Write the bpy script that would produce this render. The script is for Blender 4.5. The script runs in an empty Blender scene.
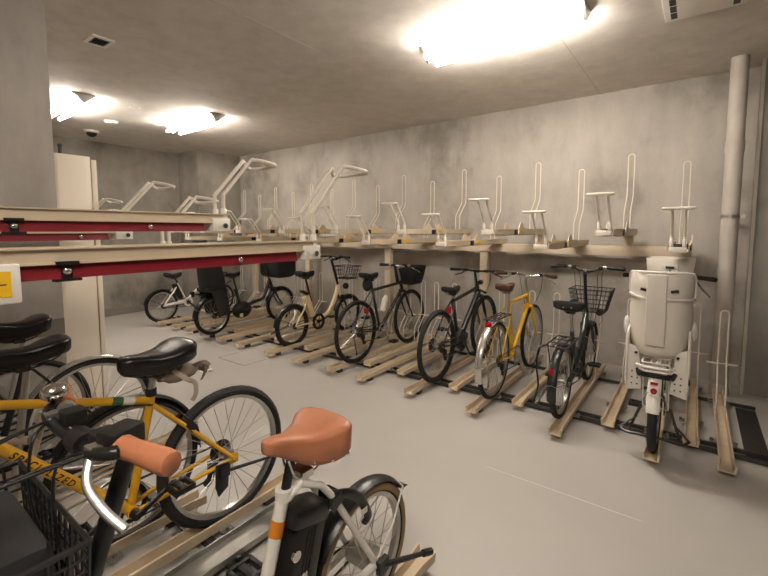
import bpy, bmesh, math, random
from mathutils import Vector, Matrix
random.seed(7)
PI = math.pi
COL = bpy.context.scene.collection
SC = bpy.context.scene

# ---------------------------------------------------------------- materials
def lin(h):
    h = h.lstrip('#')
    out = []
    for i in (0, 2, 4):
        c = int(h[i:i+2], 16)/255
        out.append(c/12.92 if c <= .04045 else ((c+.055)/1.055)**2.4)
    return (*out, 1)

def mat(name, col, rough=.5, metal=0, vary=.12, scale=9, bump=0, coat=0):
    m = bpy.data.materials.new(name); m.use_nodes = True
    nt = m.node_tree; b = nt.nodes['Principled BSDF']
    b.inputs['Roughness'].default_value = rough
    b.inputs['Metallic'].default_value = metal
    if coat: b.inputs['Coat Weight'].default_value = coat; b.inputs['Coat Roughness'].default_value = .1
    tc = nt.nodes.new('ShaderNodeTexCoord'); n = nt.nodes.new('ShaderNodeTexNoise')
    n.inputs['Scale'].default_value = scale; n.inputs['Detail'].default_value = 4
    nt.links.new(tc.outputs['Object'], n.inputs['Vector'])
    r = nt.nodes.new('ShaderNodeValToRGB'); c = lin(col)
    r.color_ramp.elements[0].position = .3; r.color_ramp.elements[1].position = .7
    r.color_ramp.elements[0].color = tuple(max(0, x*(1-vary)) for x in c[:3]) + (1,)
    r.color_ramp.elements[1].color = tuple(min(1, x*(1+vary)) for x in c[:3]) + (1,)
    nt.links.new(n.outputs['Fac'], r.inputs['Fac']); nt.links.new(r.outputs['Color'], b.inputs['Base Color'])
    if bump:
        bp = nt.nodes.new('ShaderNodeBump'); bp.inputs['Strength'].default_value = bump
        nt.links.new(n.outputs['Fac'], bp.inputs['Height']); nt.links.new(bp.outputs['Normal'], b.inputs['Normal'])
    return m

def concrete(name, base, dark, light, scale=.8, streak=True):
    m = bpy.data.materials.new(name); m.use_nodes = True
    nt = m.node_tree; L = nt.links; b = nt.nodes['Principled BSDF']
    b.inputs['Roughness'].default_value = .8
    tc = nt.nodes.new('ShaderNodeNewGeometry')
    mp = nt.nodes.new('ShaderNodeMapping'); mp.inputs['Scale'].default_value = (1, 1, .8 if streak else 1)
    L.new(tc.outputs['Position'], mp.inputs['Vector'])
    n1 = nt.nodes.new('ShaderNodeTexNoise'); n1.inputs['Scale'].default_value = scale*1.6; n1.inputs['Detail'].default_value = 8; n1.inputs['Roughness'].default_value = .6
    n1.inputs['Distortion'].default_value = .15
    L.new(mp.outputs['Vector'], n1.inputs['Vector'])
    r1 = nt.nodes.new('ShaderNodeValToRGB'); e = r1.color_ramp.elements
    e[0].position = .33; e[0].color = lin(dark); e[1].position = .68; e[1].color = lin(light)
    k = e.new(.47); k.color = lin(base)
    L.new(n1.outputs['Fac'], r1.inputs['Fac'])
    n2 = nt.nodes.new('ShaderNodeTexNoise'); n2.inputs['Scale'].default_value = 5; n2.inputs['Detail'].default_value = 10; n2.inputs['Roughness'].default_value = .7
    mp2 = nt.nodes.new('ShaderNodeMapping'); mp2.inputs['Scale'].default_value = (1, 1, .22 if streak else 1)
    L.new(tc.outputs['Position'], mp2.inputs['Vector']); L.new(mp2.outputs['Vector'], n2.inputs['Vector'])
    r2 = nt.nodes.new('ShaderNodeValToRGB'); r2.color_ramp.elements[0].position = .3; r2.color_ramp.elements[1].position = .7
    r2.color_ramp.elements[0].color = (.78, .78, .78, 1); r2.color_ramp.elements[1].color = (1.08, 1.08, 1.08, 1)
    L.new(n2.outputs['Fac'], r2.inputs['Fac'])
    mx = nt.nodes.new('ShaderNodeMix'); mx.data_type = 'RGBA'; mx.blend_type = 'MULTIPLY'; mx.inputs['Factor'].default_value = .7
    L.new(r1.outputs['Color'], mx.inputs['A']); L.new(r2.outputs['Color'], mx.inputs['B'])
    L.new(mx.outputs['Result'], b.inputs['Base Color'])
    bp = nt.nodes.new('ShaderNodeBump'); bp.inputs['Strength'].default_value = .08; bp.inputs['Distance'].default_value = .02
    L.new(n2.outputs['Fac'], bp.inputs['Height']); L.new(bp.outputs['Normal'], b.inputs['Normal'])
    return m

def emit(name, col, s):
    m = bpy.data.materials.new(name); m.use_nodes = True
    nt = m.node_tree; nt.nodes.remove(nt.nodes['Principled BSDF'])
    e = nt.nodes.new('ShaderNodeEmission'); e.inputs['Color'].default_value = col; e.inputs['Strength'].default_value = s
    nt.links.new(e.outputs[0], nt.nodes['Material Output'].inputs['Surface'])
    return m

M = dict(
    wall=concrete('wall_concrete', '#a9a399', '#8a847a', '#b6b0a6', .9),
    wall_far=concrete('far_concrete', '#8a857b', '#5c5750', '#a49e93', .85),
    column=concrete('column_concrete', '#aca69d', '#979189', '#b8b1a8', .8),
    pilaster=concrete('pilaster_concrete', '#87827a', '#736f68', '#968f87', .8),
    ceiling=concrete('ceiling_paint', '#d0cac1', '#cac4bb', '#d6d0c7', .5, False),
    floor=mat('floor_epoxy', '#b1ada6', .42, 0, .05, 1.3),
    skirt=mat('skirting_grey', '#7b766e', .6, 0, .06, 3),
    seam=mat('seam_grey', '#a5a097', .6, 0, .05),
    stripe=mat('column_stripe', '#777069', .7, 0, .06, 3),
    panel=mat('panel_white', '#f0e5d2', .45, 0, .03, 2),
    cream=mat('cream_steel', '#c6b69d', .4, 0, .06, 6),
    beam=mat('beam_cream', '#ccbca4', .45, 0, .06, 5),
    railm=mat('channel_tan', '#c9b79b', .45, 0, .08, 12),
    wire=mat('white_wire', '#d8d0c0', .4, 0, .04),
    redst=mat('red_strip', '#6d0f1a', .4, 0, .06),
    black=mat('black_paint', '#141414', .35, 0, .2, 8),
    plastic=mat('black_plastic', '#121111', .45, 0, .2, 12),
    matte=mat('black_matte', '#0f0f0f', .75, 0, .2, 14, .1),
    rubber=mat('tyre_rubber', '#171615', .8, 0, .2, 30, .15),
    tan=mat('tan_sidewall', '#8a7451', .75, 0, .1, 20),
    rimblk=mat('rim_black', '#1f1e1e', .35, .3, .1),
    alu=mat('aluminium', '#b9b7b2', .3, .9, .08, 8),
    galv=mat('galvanised', '#95928b', .42, .7, .18, 7),
    silver=mat('silver_fender', '#c6c3bc', .24, .75, .04),
    chrome=mat('chrome', '#d5d3cf', .12, 1, .04),
    spoke=mat('spoke_steel', '#aeaba5', .3, .8, .05),
    spokeb=mat('spoke_black', '#3a3937', .4, .5, .05),
    darkst=mat('dark_steel', '#454340', .4, .6, .15, 9),
    yellow=mat('yellow_paint', '#cd9a1a', .35, 0, .06, 6, 0, .5),
    lemon=mat('lemon_paint', '#d6a60e', .35, 0, .05, 6, 0, .5),
    white=mat('white_paint', '#d9d6cd', .3, 0, .03, 5, 0, .4),
    ivory=mat('ivory_paint', '#d8c49c', .35, 0, .04, 5, 0, .4),
    dgreen=mat('dark_green_paint', '#26302a', .35, 0, .1, 5, 0, .4),
    brown=mat('brown_leather', '#a66a49', .45, 0, .07, 18, .04),
    dbrown=mat('dark_brown', '#4a2c20', .5, 0, .1, 15),
    leather=mat('black_leather', '#121212', .3, 0, .15, 16, .03),
    grey=mat('seat_grey', '#d9d2c6', .5, 0, .03, 4),
    pale=mat('pale_plastic', '#e0dbd0', .5, 0, .03, 4),
    redref=mat('red_reflector', '#a3101c', .2, 0, .1, 40),
    stick=mat('sticker_yellow', '#e2b41c', .5, 0, .03),
    orange=mat('sticker_orange', '#c9791a', .5, 0, .08, 30),
    paper=mat('paper_white', '#d9d3c5', .7, 0, .05),
    cloth=mat('bag_cloth', '#948778', .85, 0, .2, 14, .3),
    cloths=mat('strap_cloth', '#b3a897', .85, 0, .1, 14, .2),
    ink=mat('black_ink', '#191510', .6, 0, .05),
    greenst=mat('green_sticker', '#2d5a3c', .5, 0, .05),
    pvc=mat('pipe_grey', '#b4ada2', .6, 0, .12, 5, .05),
    lampw=mat('lamp_white', '#e4dfd4', .5, 0, .02),
    tube=emit('tube_glow', (1, .895, .80, 1), 172),
    tube_dim=emit('tube_glow_dim', (1, .895, .80, 1), 115),  # weaker glow for the two far lamps, set to keep the far floor darker
)

# ---------------------------------------------------------------- mesh builder
def V(p): return Vector(p)
def spline(pts, n=6, closed=False):
    P = [V(p) for p in pts]; out = []
    N = len(P); rng = N if closed else N-1
    for i in range(rng):
        if closed: a, b, c, d = P[(i-1) % N], P[i], P[(i+1) % N], P[(i+2) % N]
        else: a, b, c, d = P[max(i-1, 0)], P[i], P[i+1], P[min(i+2, N-1)]
        for k in range(n):
            t = k/n
            out.append(.5*((2*b)+(c-a)*t+(2*a-5*b+4*c-d)*t*t+(3*b-a-3*c+d)*t**3))
    if not closed: out.append(P[-1])
    return out

class B:
    def __init__(s): s.v = []; s.f = []
    def ring(s, pts):
        i = len(s.v); s.v += [tuple(p) for p in pts]; return list(range(i, i+len(pts)))
    def skin(s, rings, closed=False, caps=True):
        n = len(rings[0])
        for a, b in list(zip(rings, rings[1:])) + ([(rings[-1], rings[0])] if closed else []):
            for k in range(n):
                s.f.append((a[k], a[(k+1) % n], b[(k+1) % n], b[k]))
        if caps and not closed:
            s.f.append(tuple(reversed(rings[0]))); s.f.append(tuple(rings[-1]))
    def tube(s, pts, r, n=8, closed=False, flat=None, caps=True):
        P = [V(p) for p in pts]; N = len(P)
        rs = r if isinstance(r, (list, tuple)) else [r]*N
        T = []
        for i in range(N):
            a = P[(i-1) % N] if (closed or i > 0) else P[i]
            b = P[(i+1) % N] if (closed or i < N-1) else P[i]
            t = (b-a); T.append(t.normalized() if t.length > 1e-9 else V((0, 0, 1)))
        up = V((0, 0, 1)) if abs(T[0].z) < .9 else V((1, 0, 0))
        nrm = (up - T[0]*up.dot(T[0])).normalized(); rings = []
        for i in range(N):
            nrm = (nrm - T[i]*nrm.dot(T[i]))
            nrm = nrm.normalized() if nrm.length > 1e-6 else V((1, 0, 0))
            bn = T[i].cross(nrm)
            fl = flat or (1, 1)
            rings.append(s.ring([P[i]+nrm*(rs[i]*fl[0]*math.cos(2*PI*k/n))+bn*(rs[i]*fl[1]*math.sin(2*PI*k/n)) for k in range(n)]))
        s.skin(rings, closed, caps); return s
    def box(s, c, d, rot=None):
        c = V(c); hx, hy, hz = d[0]/2, d[1]/2, d[2]/2
        pts = [V((x*hx, y*hy, z*hz)) for z in (-1, 1) for x, y in ((-1, -1), (1, -1), (1, 1), (-1, 1))]
        if rot is not None: pts = [rot @ p for p in pts]
        i = len(s.v); s.v += [tuple(p+c) for p in pts]
        for f in ((3, 2, 1, 0), (4, 5, 6, 7), (0, 1, 5, 4), (1, 2, 6, 5), (2, 3, 7, 6), (3, 0, 4, 7)): s.f.append(tuple(i+k for k in f))
        return s
    def bb(s, x0, x1, y0, y1, z0, z1): return s.box(((x0+x1)/2, (y0+y1)/2, (z0+z1)/2), (abs(x1-x0), abs(y1-y0), abs(z1-z0)))
    def prism(s, poly, a0, a1, axis='y'):
        f = {'y': lambda p, a: (p[0], a, p[1]), 'x': lambda p, a: (a, p[0], p[1]), 'z': lambda p, a: (p[0], p[1], a)}[axis]
        s.skin([s.ring([f(p, a0) for p in poly]), s.ring([f(p, a1) for p in poly])]); return s
    def lathe(s, prof, c, axis='y', n=32, closed=True):
        # prof: list of (r, a) ; rotate about axis through c
        rings = []
        for k in range(n):
            t = 2*PI*k/n; ca, sa = math.cos(t), math.sin(t)
            if axis == 'y': rings.append(s.ring([(c[0]+r*ca, c[1]+a, c[2]+r*sa) for r, a in prof]))
            elif axis == 'z': rings.append(s.ring([(c[0]+r*ca, c[1]+r*sa, c[2]+a) for r, a in prof]))
            else: rings.append(s.ring([(c[0]+a, c[1]+r*ca, c[2]+r*sa) for r, a in prof]))
        m = len(prof)
        for a, b in zip(rings, rings[1:]+rings[:1]):
            for k in range(m if closed else m-1):
                s.f.append((a[k], a[(k+1) % m], b[(k+1) % m], b[k]))
        return s
    def cyl(s, c, r, h, axis='y', n=20):
        d = {'x': V((h/2, 0, 0)), 'y': V((0, h/2, 0)), 'z': V((0, 0, h/2))}[axis]
        return s.tube([V(c)-d, V(c)+d], r, n)
    def sphere(s, c, r, n=10, sq=(1, 1, 1)):
        rings = []
        for i in range(1, n):
            t = PI*i/n
            rings.append(s.ring([(c[0]+sq[0]*r*math.sin(t)*math.cos(2*PI*k/n), c[1]+sq[1]*r*math.sin(t)*math.sin(2*PI*k/n), c[2]+sq[2]*r*math.cos(t)) for k in range(n)]))
        s.skin(rings); return s
    def build(s, name, m, parent=None, bevel=0, ang=40):
        me = bpy.data.meshes.new(name); me.from_pydata(s.v, [], s.f); me.update()
        bm = bmesh.new(); bm.from_mesh(me)
        if bevel: bmesh.ops.bevel(bm, geom=[e for e in bm.edges if e.is_manifold and e.calc_face_angle(0) > .6], offset=bevel, segments=2, profile=.5, affect='EDGES')
        bmesh.ops.recalc_face_normals(bm, faces=bm.faces); bm.to_mesh(me); bm.free()
        me.polygons.foreach_set('use_smooth', [True]*len(me.polygons))
        me.set_sharp_from_angle(angle=math.radians(ang))
        me.materials.append(M[m] if isinstance(m, str) else m)
        o = bpy.data.objects.new(name, me); COL.objects.link(o)
        if parent: o.parent = parent
        return o

def thing(name, label, cat, loc=(0, 0, 0), rz=0, group=None):
    o = bpy.data.objects.new(name, None); COL.objects.link(o)
    o.empty_display_size = .1; o.location = loc; o.rotation_euler = (0, 0, rz)
    tag(o, label, cat, group); return o
def tag(o, label, cat, group=None):
    o['label'] = label; o['category'] = cat
    if group: o['group'] = group
    return o
def struct(name, b, m, **k):
    o = b.build(name, m, **k); o['kind'] = 'structure'; return o
def dup(root, loc, label, group=None, rz=None):
    r = root.copy(); COL.objects.link(r); r.location = loc; r['label'] = label
    if group: r['group'] = group
    if rz is not None: r.rotation_euler = (0, 0, rz)
    for ch in list(root.children):
        c = ch.copy(); COL.objects.link(c); c.parent = r
        for g in ch.children:
            d = g.copy(); COL.objects.link(d); d.parent = c
    return r

# ---------------------------------------------------------------- the room
CZ, WY, BX = 2.98, 5.2, -8.2
struct('floor', B().bb(BX-.2, 6.2, -4.2, WY+.2, -.1, 0), 'floor')
struct('ceiling', B().bb(BX-.2, 6.2, -4.2, WY+.2, CZ, CZ+.1), 'ceiling')
struct('wall_right', B().bb(BX-.2, 6.2, WY, WY+.2, 0, CZ), 'wall')
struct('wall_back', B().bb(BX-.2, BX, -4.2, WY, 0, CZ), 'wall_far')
struct('wall_front', B().bb(6, 6.2, -4.2, WY, 0, CZ), 'pilaster')
struct('wall_left', B().bb(BX, 6, -4.2, -4, 0, CZ), 'column')
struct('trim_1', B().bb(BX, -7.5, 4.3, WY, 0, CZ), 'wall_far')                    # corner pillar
struct('trim_2', B().bb(.40, 6, 4.98, WY, 0, CZ), 'pilaster')                        # pilaster by the pipe
struct('trim_3', B().bb(.385, .41, 4.96, 4.99, 0, CZ), 'pvc')
struct('trim_4', B().bb(-4.15, -3.43, -4, .965, 0, CZ), 'column')                  # concrete column on the left
struct('trim_5', B().bb(-3.43, -3.424, -1.2, .965, .80, .905), 'stripe')
struct('baseboard_back', B().bb(BX, BX+.02, -4, 4.3, 0, .12), 'skirt')
struct('trim_6', B().bb(-1.0, -.15, 2.44, 2.445, 0, .001), 'pale')
struct('trim_7', B().bb(-4.45, -3.95, 2.72, 2.732, 0, .001), 'stripe')
struct('trim_8', B().bb(-4.46, -4.448, 2.72, 3.25, 0, .001), 'stripe')
struct('trim_9', B().bb(-3.962, -3.95, 2.72, 3.25, 0, .001), 'stripe')
struct('trim_10', B().bb(-.92, -.916, 3.2, WY, CZ-.001, CZ), 'seam')
struct('trim_11', B().bb(-2.6, -2.596, .5, 3.0, CZ-.001, CZ), 'seam')

# ---------------------------------------------------------------- ceiling lamps
def lamp(x, y, L, label, glow='tube'):
    t = thing('ceiling_lamp', label, 'ceiling lamp', (x, y, CZ), 0, 'fluorescent ceiling lamps')
    B().prism([(-.05, 0), (.05, 0), (.02, -.075), (-.02, -.075)], -L/2, L/2, 'x').build('reflector', 'lampw', t)
    for s in (-1, 1):
        B().prism([(-.125, 0), (.125, 0), (0, -.10)], s*L/2, s*(L/2+.022), 'x').build('end_cap', 'alu', t)
        B().tube([(-L/2+.02, s*.09, -.085), (L/2-.02, s*.09, -.085)], .019, 12).build('lamp_tube', glow, t)
    return t
lamp(-1.26, 3.12, 1.18, 'large bright fluorescent lamp on the ceiling above the aisle')
lamp(-5.55, 3.14, 1.1, 'smaller bright fluorescent lamp on the far ceiling in front of the back wall', 'tube_dim')
lamp(-6.0, 1.83, 1.1, 'bright fluorescent lamp on the ceiling half hidden by the concrete column', 'tube_dim')
lamp(-.1, -.6, 1.18, 'fluorescent lamp on the ceiling above and behind the viewer')

# ceiling cassette
t = thing('air_vent_cassette', 'beige square ceiling cassette with black air slots near the pipe', 'air vent', (-.03, 3.42, CZ))
B().bb(-.22, .22, -.24, .24, -.03, 0).build('cover', 'lampw', t, bevel=.008)
for s in (-1, 1):
    for k in range(4): B().bb(s*.165-.018, s*.165+.018, -.21+k*.105, -.12+k*.105, -.0325, -.028).build('air_slot', 'plastic', t)
t = thing('ceiling_grille', 'small square white ceiling grille with dark louvres left of centre', 'vent', (-3.83, 1.415, CZ)); t.scale = (.82, .9, 1)
b = B()
for a in ((-.115, .115, -.085, -.06), (-.115, .115, .06, .085), (-.115, -.085, -.06, .06), (.085, .115, -.06, .06)): b.bb(*a, -.015, 0)
b.build('frame', 'lampw', t); B().bb(-.085, .085, -.06, .06, -.006, 0).build('backing', 'plastic', t)
for k in range(5): B().box((0, -.048+k*.024, -.009), (.17, .016, .003), Matrix.Rotation(.6, 3, 'X')).build('louvre', 'darkst', t)
t = thing('dome_camera', 'small black dome camera on a white ring under the far ceiling', 'camera', (-7.35, 2.55, CZ))
B().lathe([(0.001, 0), (.1, 0), (.1, -.02), (.07, -.03), (.001, -.03)], (0, 0, 0), 'z', 20, False).build('ring', 'lampw', t)
B().sphere((0, 0, -.03), .07, 10, (1, 1, .9)).build('dome', 'plastic', t)
o = B().lathe([(0.001, -.03), (.07, -.03), (.09, 0), (.001, 0)], (0, 0, 0), 'z', 20, False).build('smoke_detector', 'lampw')
o.location = (-6.5, 2.5, CZ); tag(o, 'small white round detector on the ceiling beside the dome camera', 'detector')
o = B().lathe([(0.001, -.012), (.05, -.012), (.06, 0), (.001, 0)], (0, 0, 0), 'z', 20, False).build('sprinkler_cover', 'ceiling')
o.location = (-5.55, 2.4, CZ); tag(o, 'flat round ceiling cover between the two far lamps', 'ceiling cover')

# vertical drain pipe
t = thing('drain_pipe', 'grey vertical drain pipe standing in front of the right wall', 'pipe', (.23, 4.83, 0))
B().cyl((0, 0, 1.49), .064, 2.98, 'z', 28).build('pipe', 'pvc', t)
B().cyl((0, 0, 2.22), .070, .10, 'z', 28).build('coupling', 'pvc', t)
B().cyl((0, 0, .05), .072, .10, 'z', 28).build('collar', 'pvc', t)
b = B(); b.lathe([(.064, -.014), (.069, -.014), (.069, .014), (.064, .014)], (0, 0, 1.62), 'z', 28); b.bb(-.01, .01, .066, .36, 1.608, 1.632); b.bb(.066, .10, -.012, .012, 1.605, 1.635)
b.build('pipe_clamp', 'alu', t)

# white panel beside the column
t = thing('steel_panel', 'tall white steel panel standing against the end of the column', 'panel', (-3.5, .97, 0))
B().bb(-.07, 0, 0, .225, 0, 2.02).build('leaf', 'panel', t, bevel=.004)
B().bb(-.075, .006, .229, .262, 0, 2.0).build('edge_frame', 'panel', t, bevel=.003)
b = B(); b.cyl((-.03, .06, 2.04), .012, .06, 'z', 10); b.sphere((-.03, .06, 2.075), .016, 8); b.build('hinge_pin', 'darkst', t)

# ---------------------------------------------------------------- upper rack, right row
RB = thing('upper_rack', 'long cream beam on posts along the right wall carrying the upper trays', 'rack frame', (0, 0, 0))
B().bb(-7.3, -.03, 4.92, 5.04, 1.235, 1.335).build('beam', 'beam', RB, bevel=.006)
for x in (-6.78, -5.3, -3.61, -2.12):
    b = B(); b.bb(x-.05, x+.05, 4.94, 5.02, 0, 1.235); b.bb(x-.09, x+.09, 4.9, 5.06, 0, .012); b.build('post', 'beam', RB, bevel=.004)

def loop_path(h=.79, w=.027):
    def side(s): return [(s*w, 0, 0), (s*w, 0, .17*h/.72), (s*w, .01, .20*h/.72), (s*w, .15, .33*h/.72), (s*w, .165, .36*h/.72), (s*w, .165, h-w)]
    arc = [(w*math.cos(a), .165, h-w+w*math.sin(a)) for a in [PI*k/6 for k in range(1, 6)]]
    return side(1)+arc+list(reversed(side(-1)))
def make_tray():
    t = thing('bicycle_tray', 'tray', 'rack tray', (0, 0, 0), 0, 'sliding upper trays on the right row')
    L = 1.56
    b = B()
    b.prism([(-.064, .05), (-.064, 0), (.064, 0), (.064, .05), (.058, .05), (.058, .006), (-.058, .006), (-.058, .05)], 0, L, 'y')
    b.bb(-.068, -.064, .06, L, .038, .05); b.bb(.064, .068, .06, L, .038, .05)
    b.build('channel', 'cream', t)
    b = B(); b.bb(-.052, .052, -.01, .012, -.002, .036)
    for s in (-1, 1): b.cyl((s*.037, .005, .065), .013, .05, 'z', 10)
    b.build('end_bracket', 'pale', t, bevel=.003)
    b = B(); r = .009
    def rod(s): return spline([(s*.037, .005, .05), (s*.037, .005, .10), (s*.037, -.005, .125), (s*.037, -.12, .275), (s*.04, -.135, .288)], 4)
    cross = spline([(.04, -.135, .288), (.065, -.165, .292), (.083, -.20, .292), (.07, -.215, .292), (0, -.215, .292), (-.07, -.215, .292), (-.083, -.20, .292), (-.065, -.165, .292), (-.04, -.135, .288)], 4)
    b.tube(rod(1)+cross[1:]+list(reversed(rod(-1)))[1:], r, 8)
    b.build('handle', 'wire', t)
    B().tube([V(p)+V((0, 1.24, .006)) for p in loop_path()], .005, 6).build('wheel_loop', 'wire', t)
    for s in (-1, 1):
        poly = [(.58, .0), (.58, .05), (.625, .105), (.655, .115), (.685, .105), (.73, .06), (.86, .05), (.86, 0)]
        g = B().prism(poly, s*.069, s*.077, 'x').build('guide_plate', 'cream', t)
        B().bb(s*.077, s*.0785, .61, .72, .012, .042).build('caution_sticker', 'stick', g)
    B().bb(-.072, .072, .50, .575, -.006, .044).build('stopper_block', 'plastic', t, bevel=.004)
    B().bb(-.055, .055, .2, 1.54, -.012, 0).build('slide_base', 'cream', t)
    return t
tray0 = make_tray()
def tray_riser(x, hi):
    b = B()
    if hi: b.bb(x-.04, x+.04, 4.93, 5.03, 1.335, 1.448)
    return b
TX = [-.10-.457*k for k in range(16)]
for k, x in enumerate(TX):
    hi = k % 2 == 1
    if k == 0: lb = 'cream upper tray at the right end of the beam directly above the child-seat bicycle'
    else:
        where = {1: 'just right of the pale loop above the green bicycle', 2: 'above the green bicycle with the wire basket', 3: 'above and right of the yellow bicycle', 4: 'above the yellow bicycle parked by the wall', 5: 'above the black electric bicycle', 6: 'above the gap left of the black electric bicycle', 7: 'right of the black bicycle with the black basket', 8: 'directly above the black bicycle with the black basket', 9: 'right of the slanted near tray handle', 10: 'behind the slanted near tray handle', 11: 'left of the slanted near tray handle', 12: 'above the black child-seat bicycle', 13: 'next to the last pale loop toward the corner', 14: 'second from the far corner pillar', 15: 'nearest the far corner pillar'}[k]
        lb = ('raised' if hi else 'low') + ' cream upper tray ' + where
    loc = (x, 3.5, 1.46 if hi else 1.347)
    if k == 0: tr = tray0; tr.location = loc; tr['label'] = lb
    else: tr = dup(tray0, loc, lb)
    if hi: B().bb(-.04, .04, 1.43, 1.53, -.125, -.012).build('riser_block', 'cream', tr)

# ---------------------------------------------------------------- lower rails
def make_rail(L=1.82, foot=True):
    t = thing('wheel_rail', 'rail', 'wheel rail', (0, 0, 0), 0)
    b = B()
    prof = [(-.031, .042), (-.026, 0), (.026, 0), (.031, .042), (.040, .042), (.040, .036), (.036, -.006), (-.036, -.006), (-.040, .036), (-.040, .042)]
    rings = []
    for y, sx in ((-.03, 1.2), (0, 1.15), (.06, 1.0), (L, 1.0)):
        rings.append(b.ring([(p[0]*sx, y, p[1]*(1 if sx == 1 else .97)) for p in prof]))
    b.skin(rings); b.build('channel', 'railm', t)
    if foot: B().bb(-.022, .022, .10, .16, -.046, -.007).build('end_foot', 'darkst', t)
    B().tube([V(p)+V((0, L-.52, .004)) for p in loop_path(.80, .028)], .0055, 6).build('wheel_loop', 'wire', t)
    B().tube([(-.028, L-.37, .36), (-.1, L-.33, .36), (.1, L-.33, .36), (.028, L-.37, .36)], .005, 6).build('cross_wire', 'wire', t)
    for y in (.42, L-.22):
        b = B(); b.bb(-.075, .075, y-.03, y+.03, -.012, -.004); b.cyl((.065, y, .004), .01, .02, 'z', 8); b.cyl((-.065, y, .004), .01, .02, 'z', 8); b.build('bracket', 'galv', t)
    return t
rail0 = make_rail(); rails0 = make_rail(1.48, False); used = set()
RZ = .048
def place_rail(x, y, label, group, rz=0):
    if rz == 0: y += .085
    src = rails0 if (y > 3.3 or x > .2) else rail0
    if src.name not in used: used.add(src.name); r = src; r.location = (x, y, RZ); r.rotation_euler = (0, 0, rz); r['label'] = label; r['group'] = group
    else: r = dup(src, (x, y, RZ), label, group, rz)
    return r
G = 'floor wheel rails of the right row'
for x, y, lb in [
    (.215, 3.12, 'empty tan floor rail nearest the drain pipe, reaching furthest into the aisle'),
    (-.165, 3.0, 'tan floor rail holding the white child-seat bicycle'),
    (-.745, 2.98, 'tan floor rail holding the dark green bicycle with the wire basket'),
    (-1.38, 2.97, 'tan floor rail holding the yellow bicycle by the wall'),
    (-1.99, 2.99, 'tan floor rail holding the black electric bicycle with the thick down tube'),
    (-2.56, 2.99, 'empty tan long floor rail between the two black bicycles, nearer the electric one'),
    (-2.97, 2.99, 'tan floor rail holding the black bicycle with the black basket'),
    (-3.48, 2.99, 'empty tan long floor rail right of the ivory small-wheeled bicycle'),
    (-3.98, 3.0, 'tan floor rail holding the ivory small-wheeled bicycle'),
    (-4.58, 3.0, 'empty tan long floor rail just left of the ivory bicycle'),
    (-4.98, 3.0, 'empty tan long floor rail just right of the black child-seat bicycle'),
    (-5.39, 3.0, 'tan floor rail holding the black child-seat bicycle'),
    (-5.82, 3.0, 'empty tan floor rail just left of the black child-seat bicycle'),
    (-6.18, 3.0, 'empty tan floor rail second to the right of the white folding bicycle'),
    (-6.60, 3.0, 'tan floor rail holding the white folding bicycle in the corner'),
    (.035, 3.38, 'empty tan short floor rail right of the white child-seat bicycle'),
    (-.465, 3.36, 'empty tan short floor rail between the child-seat and green bicycles'),
    (-1.13, 3.32, 'empty tan short floor rail between the green and yellow bicycles'),
    (-1.72, 3.32, 'empty tan short floor rail between the yellow and black electric bicycles'),
    (-2.33, 3.36, 'empty tan short floor rail left of the black electric bicycle'),
    (-2.78, 3.38, 'empty tan short floor rail right of the black bicycle with the black basket'),
    (-3.24, 3.44, 'empty tan short floor rail left of the black bicycle with the black basket'),
    (-3.74, 3.4, 'empty tan short floor rail right of the ivory bicycle'),
    (-4.3, 3.4, 'empty tan short floor rail left of the ivory bicycle'),
    (-5.2, 3.4, 'empty tan short floor rail below the dark guard of the child-seat bicycle'),
    (-6.0, 3.4, 'empty tan short floor rail between the two leftmost bicycles of the far row')]:
    place_rail(x, y, lb, G)
t = thing('floor_crossbars', 'dark steel cross bars on the floor joining the right row rails', 'rack base', (0, 0, 0))
for y in (3.50, 3.60, 4.55): B().bb(-7.1, .46, y-.011, y+.011, .008, .034).build('cross_bar', 'darkst', t)
B().bb(.33, .46, 3.54, 4.53, 0, .004).build('end_plate', 'darkst', t)

# ---------------------------------------------------------------- bicycle parts
def wheel(root, x, R, tw, tire='rubber', rim='alu', spoke='spoke', ns=28, rimh=.016, hubw=.05, hubr=.018, hubm='alu', sidewall=None):
    c = (x, 0, R); r0 = R-tw
    t = B().lathe([(r0+tw*math.cos(a), tw*math.sin(a)) for a in [2*PI*k/9 for k in range(9)]], c, 'y', 44).build('wheel', tire, root)
    t['label'] = 'bicycle wheel with tyre, rim and spokes'
    ri = r0-tw*.75
    B().lathe([(ri, -tw*.72), (ri, tw*.72), (ri-rimh, tw*.45), (ri-rimh, -tw*.45)], c, 'y', 44).build('rim', rim, t)
    b = B()
    for k in range(ns):
        a = 2*PI*k/ns; s = 1 if k % 2 else -1; o = .9*(1 if (k//2) % 2 else -1)
        p0 = V((x+hubr*1.4*math.cos(a+o), s*hubw*.55, R+hubr*1.4*math.sin(a+o)))
        p1 = V((x+(ri-rimh)*math.cos(a), 0, R+(ri-rimh)*math.sin(a)))
        b.tube([p0, p1], .0016, 4, caps=False)
    b.build('spokes', spoke, t)
    b = B(); b.cyl(c, hubr*.7, hubw*1.1, 'y', 14)
    for s in (-1, 1): b.cyl((x, s*hubw*.52, R), hubr*1.5, .006, 'y', 16)
    b.cyl(c, .006, .135, 'y', 8); b.build('hub', hubm, t)
    if sidewall:
        b = B()
        for s in (-1, 1): b.lathe([(r0-tw*.55, s*tw*.8), (r0+tw*.55, s*tw*.86), (r0+tw*.3, s*tw*1.03), (r0-tw*.3, s*tw*1.0)], c, 'y', 44)
        b.build('sidewall', sidewall, t)
    return t

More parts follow.
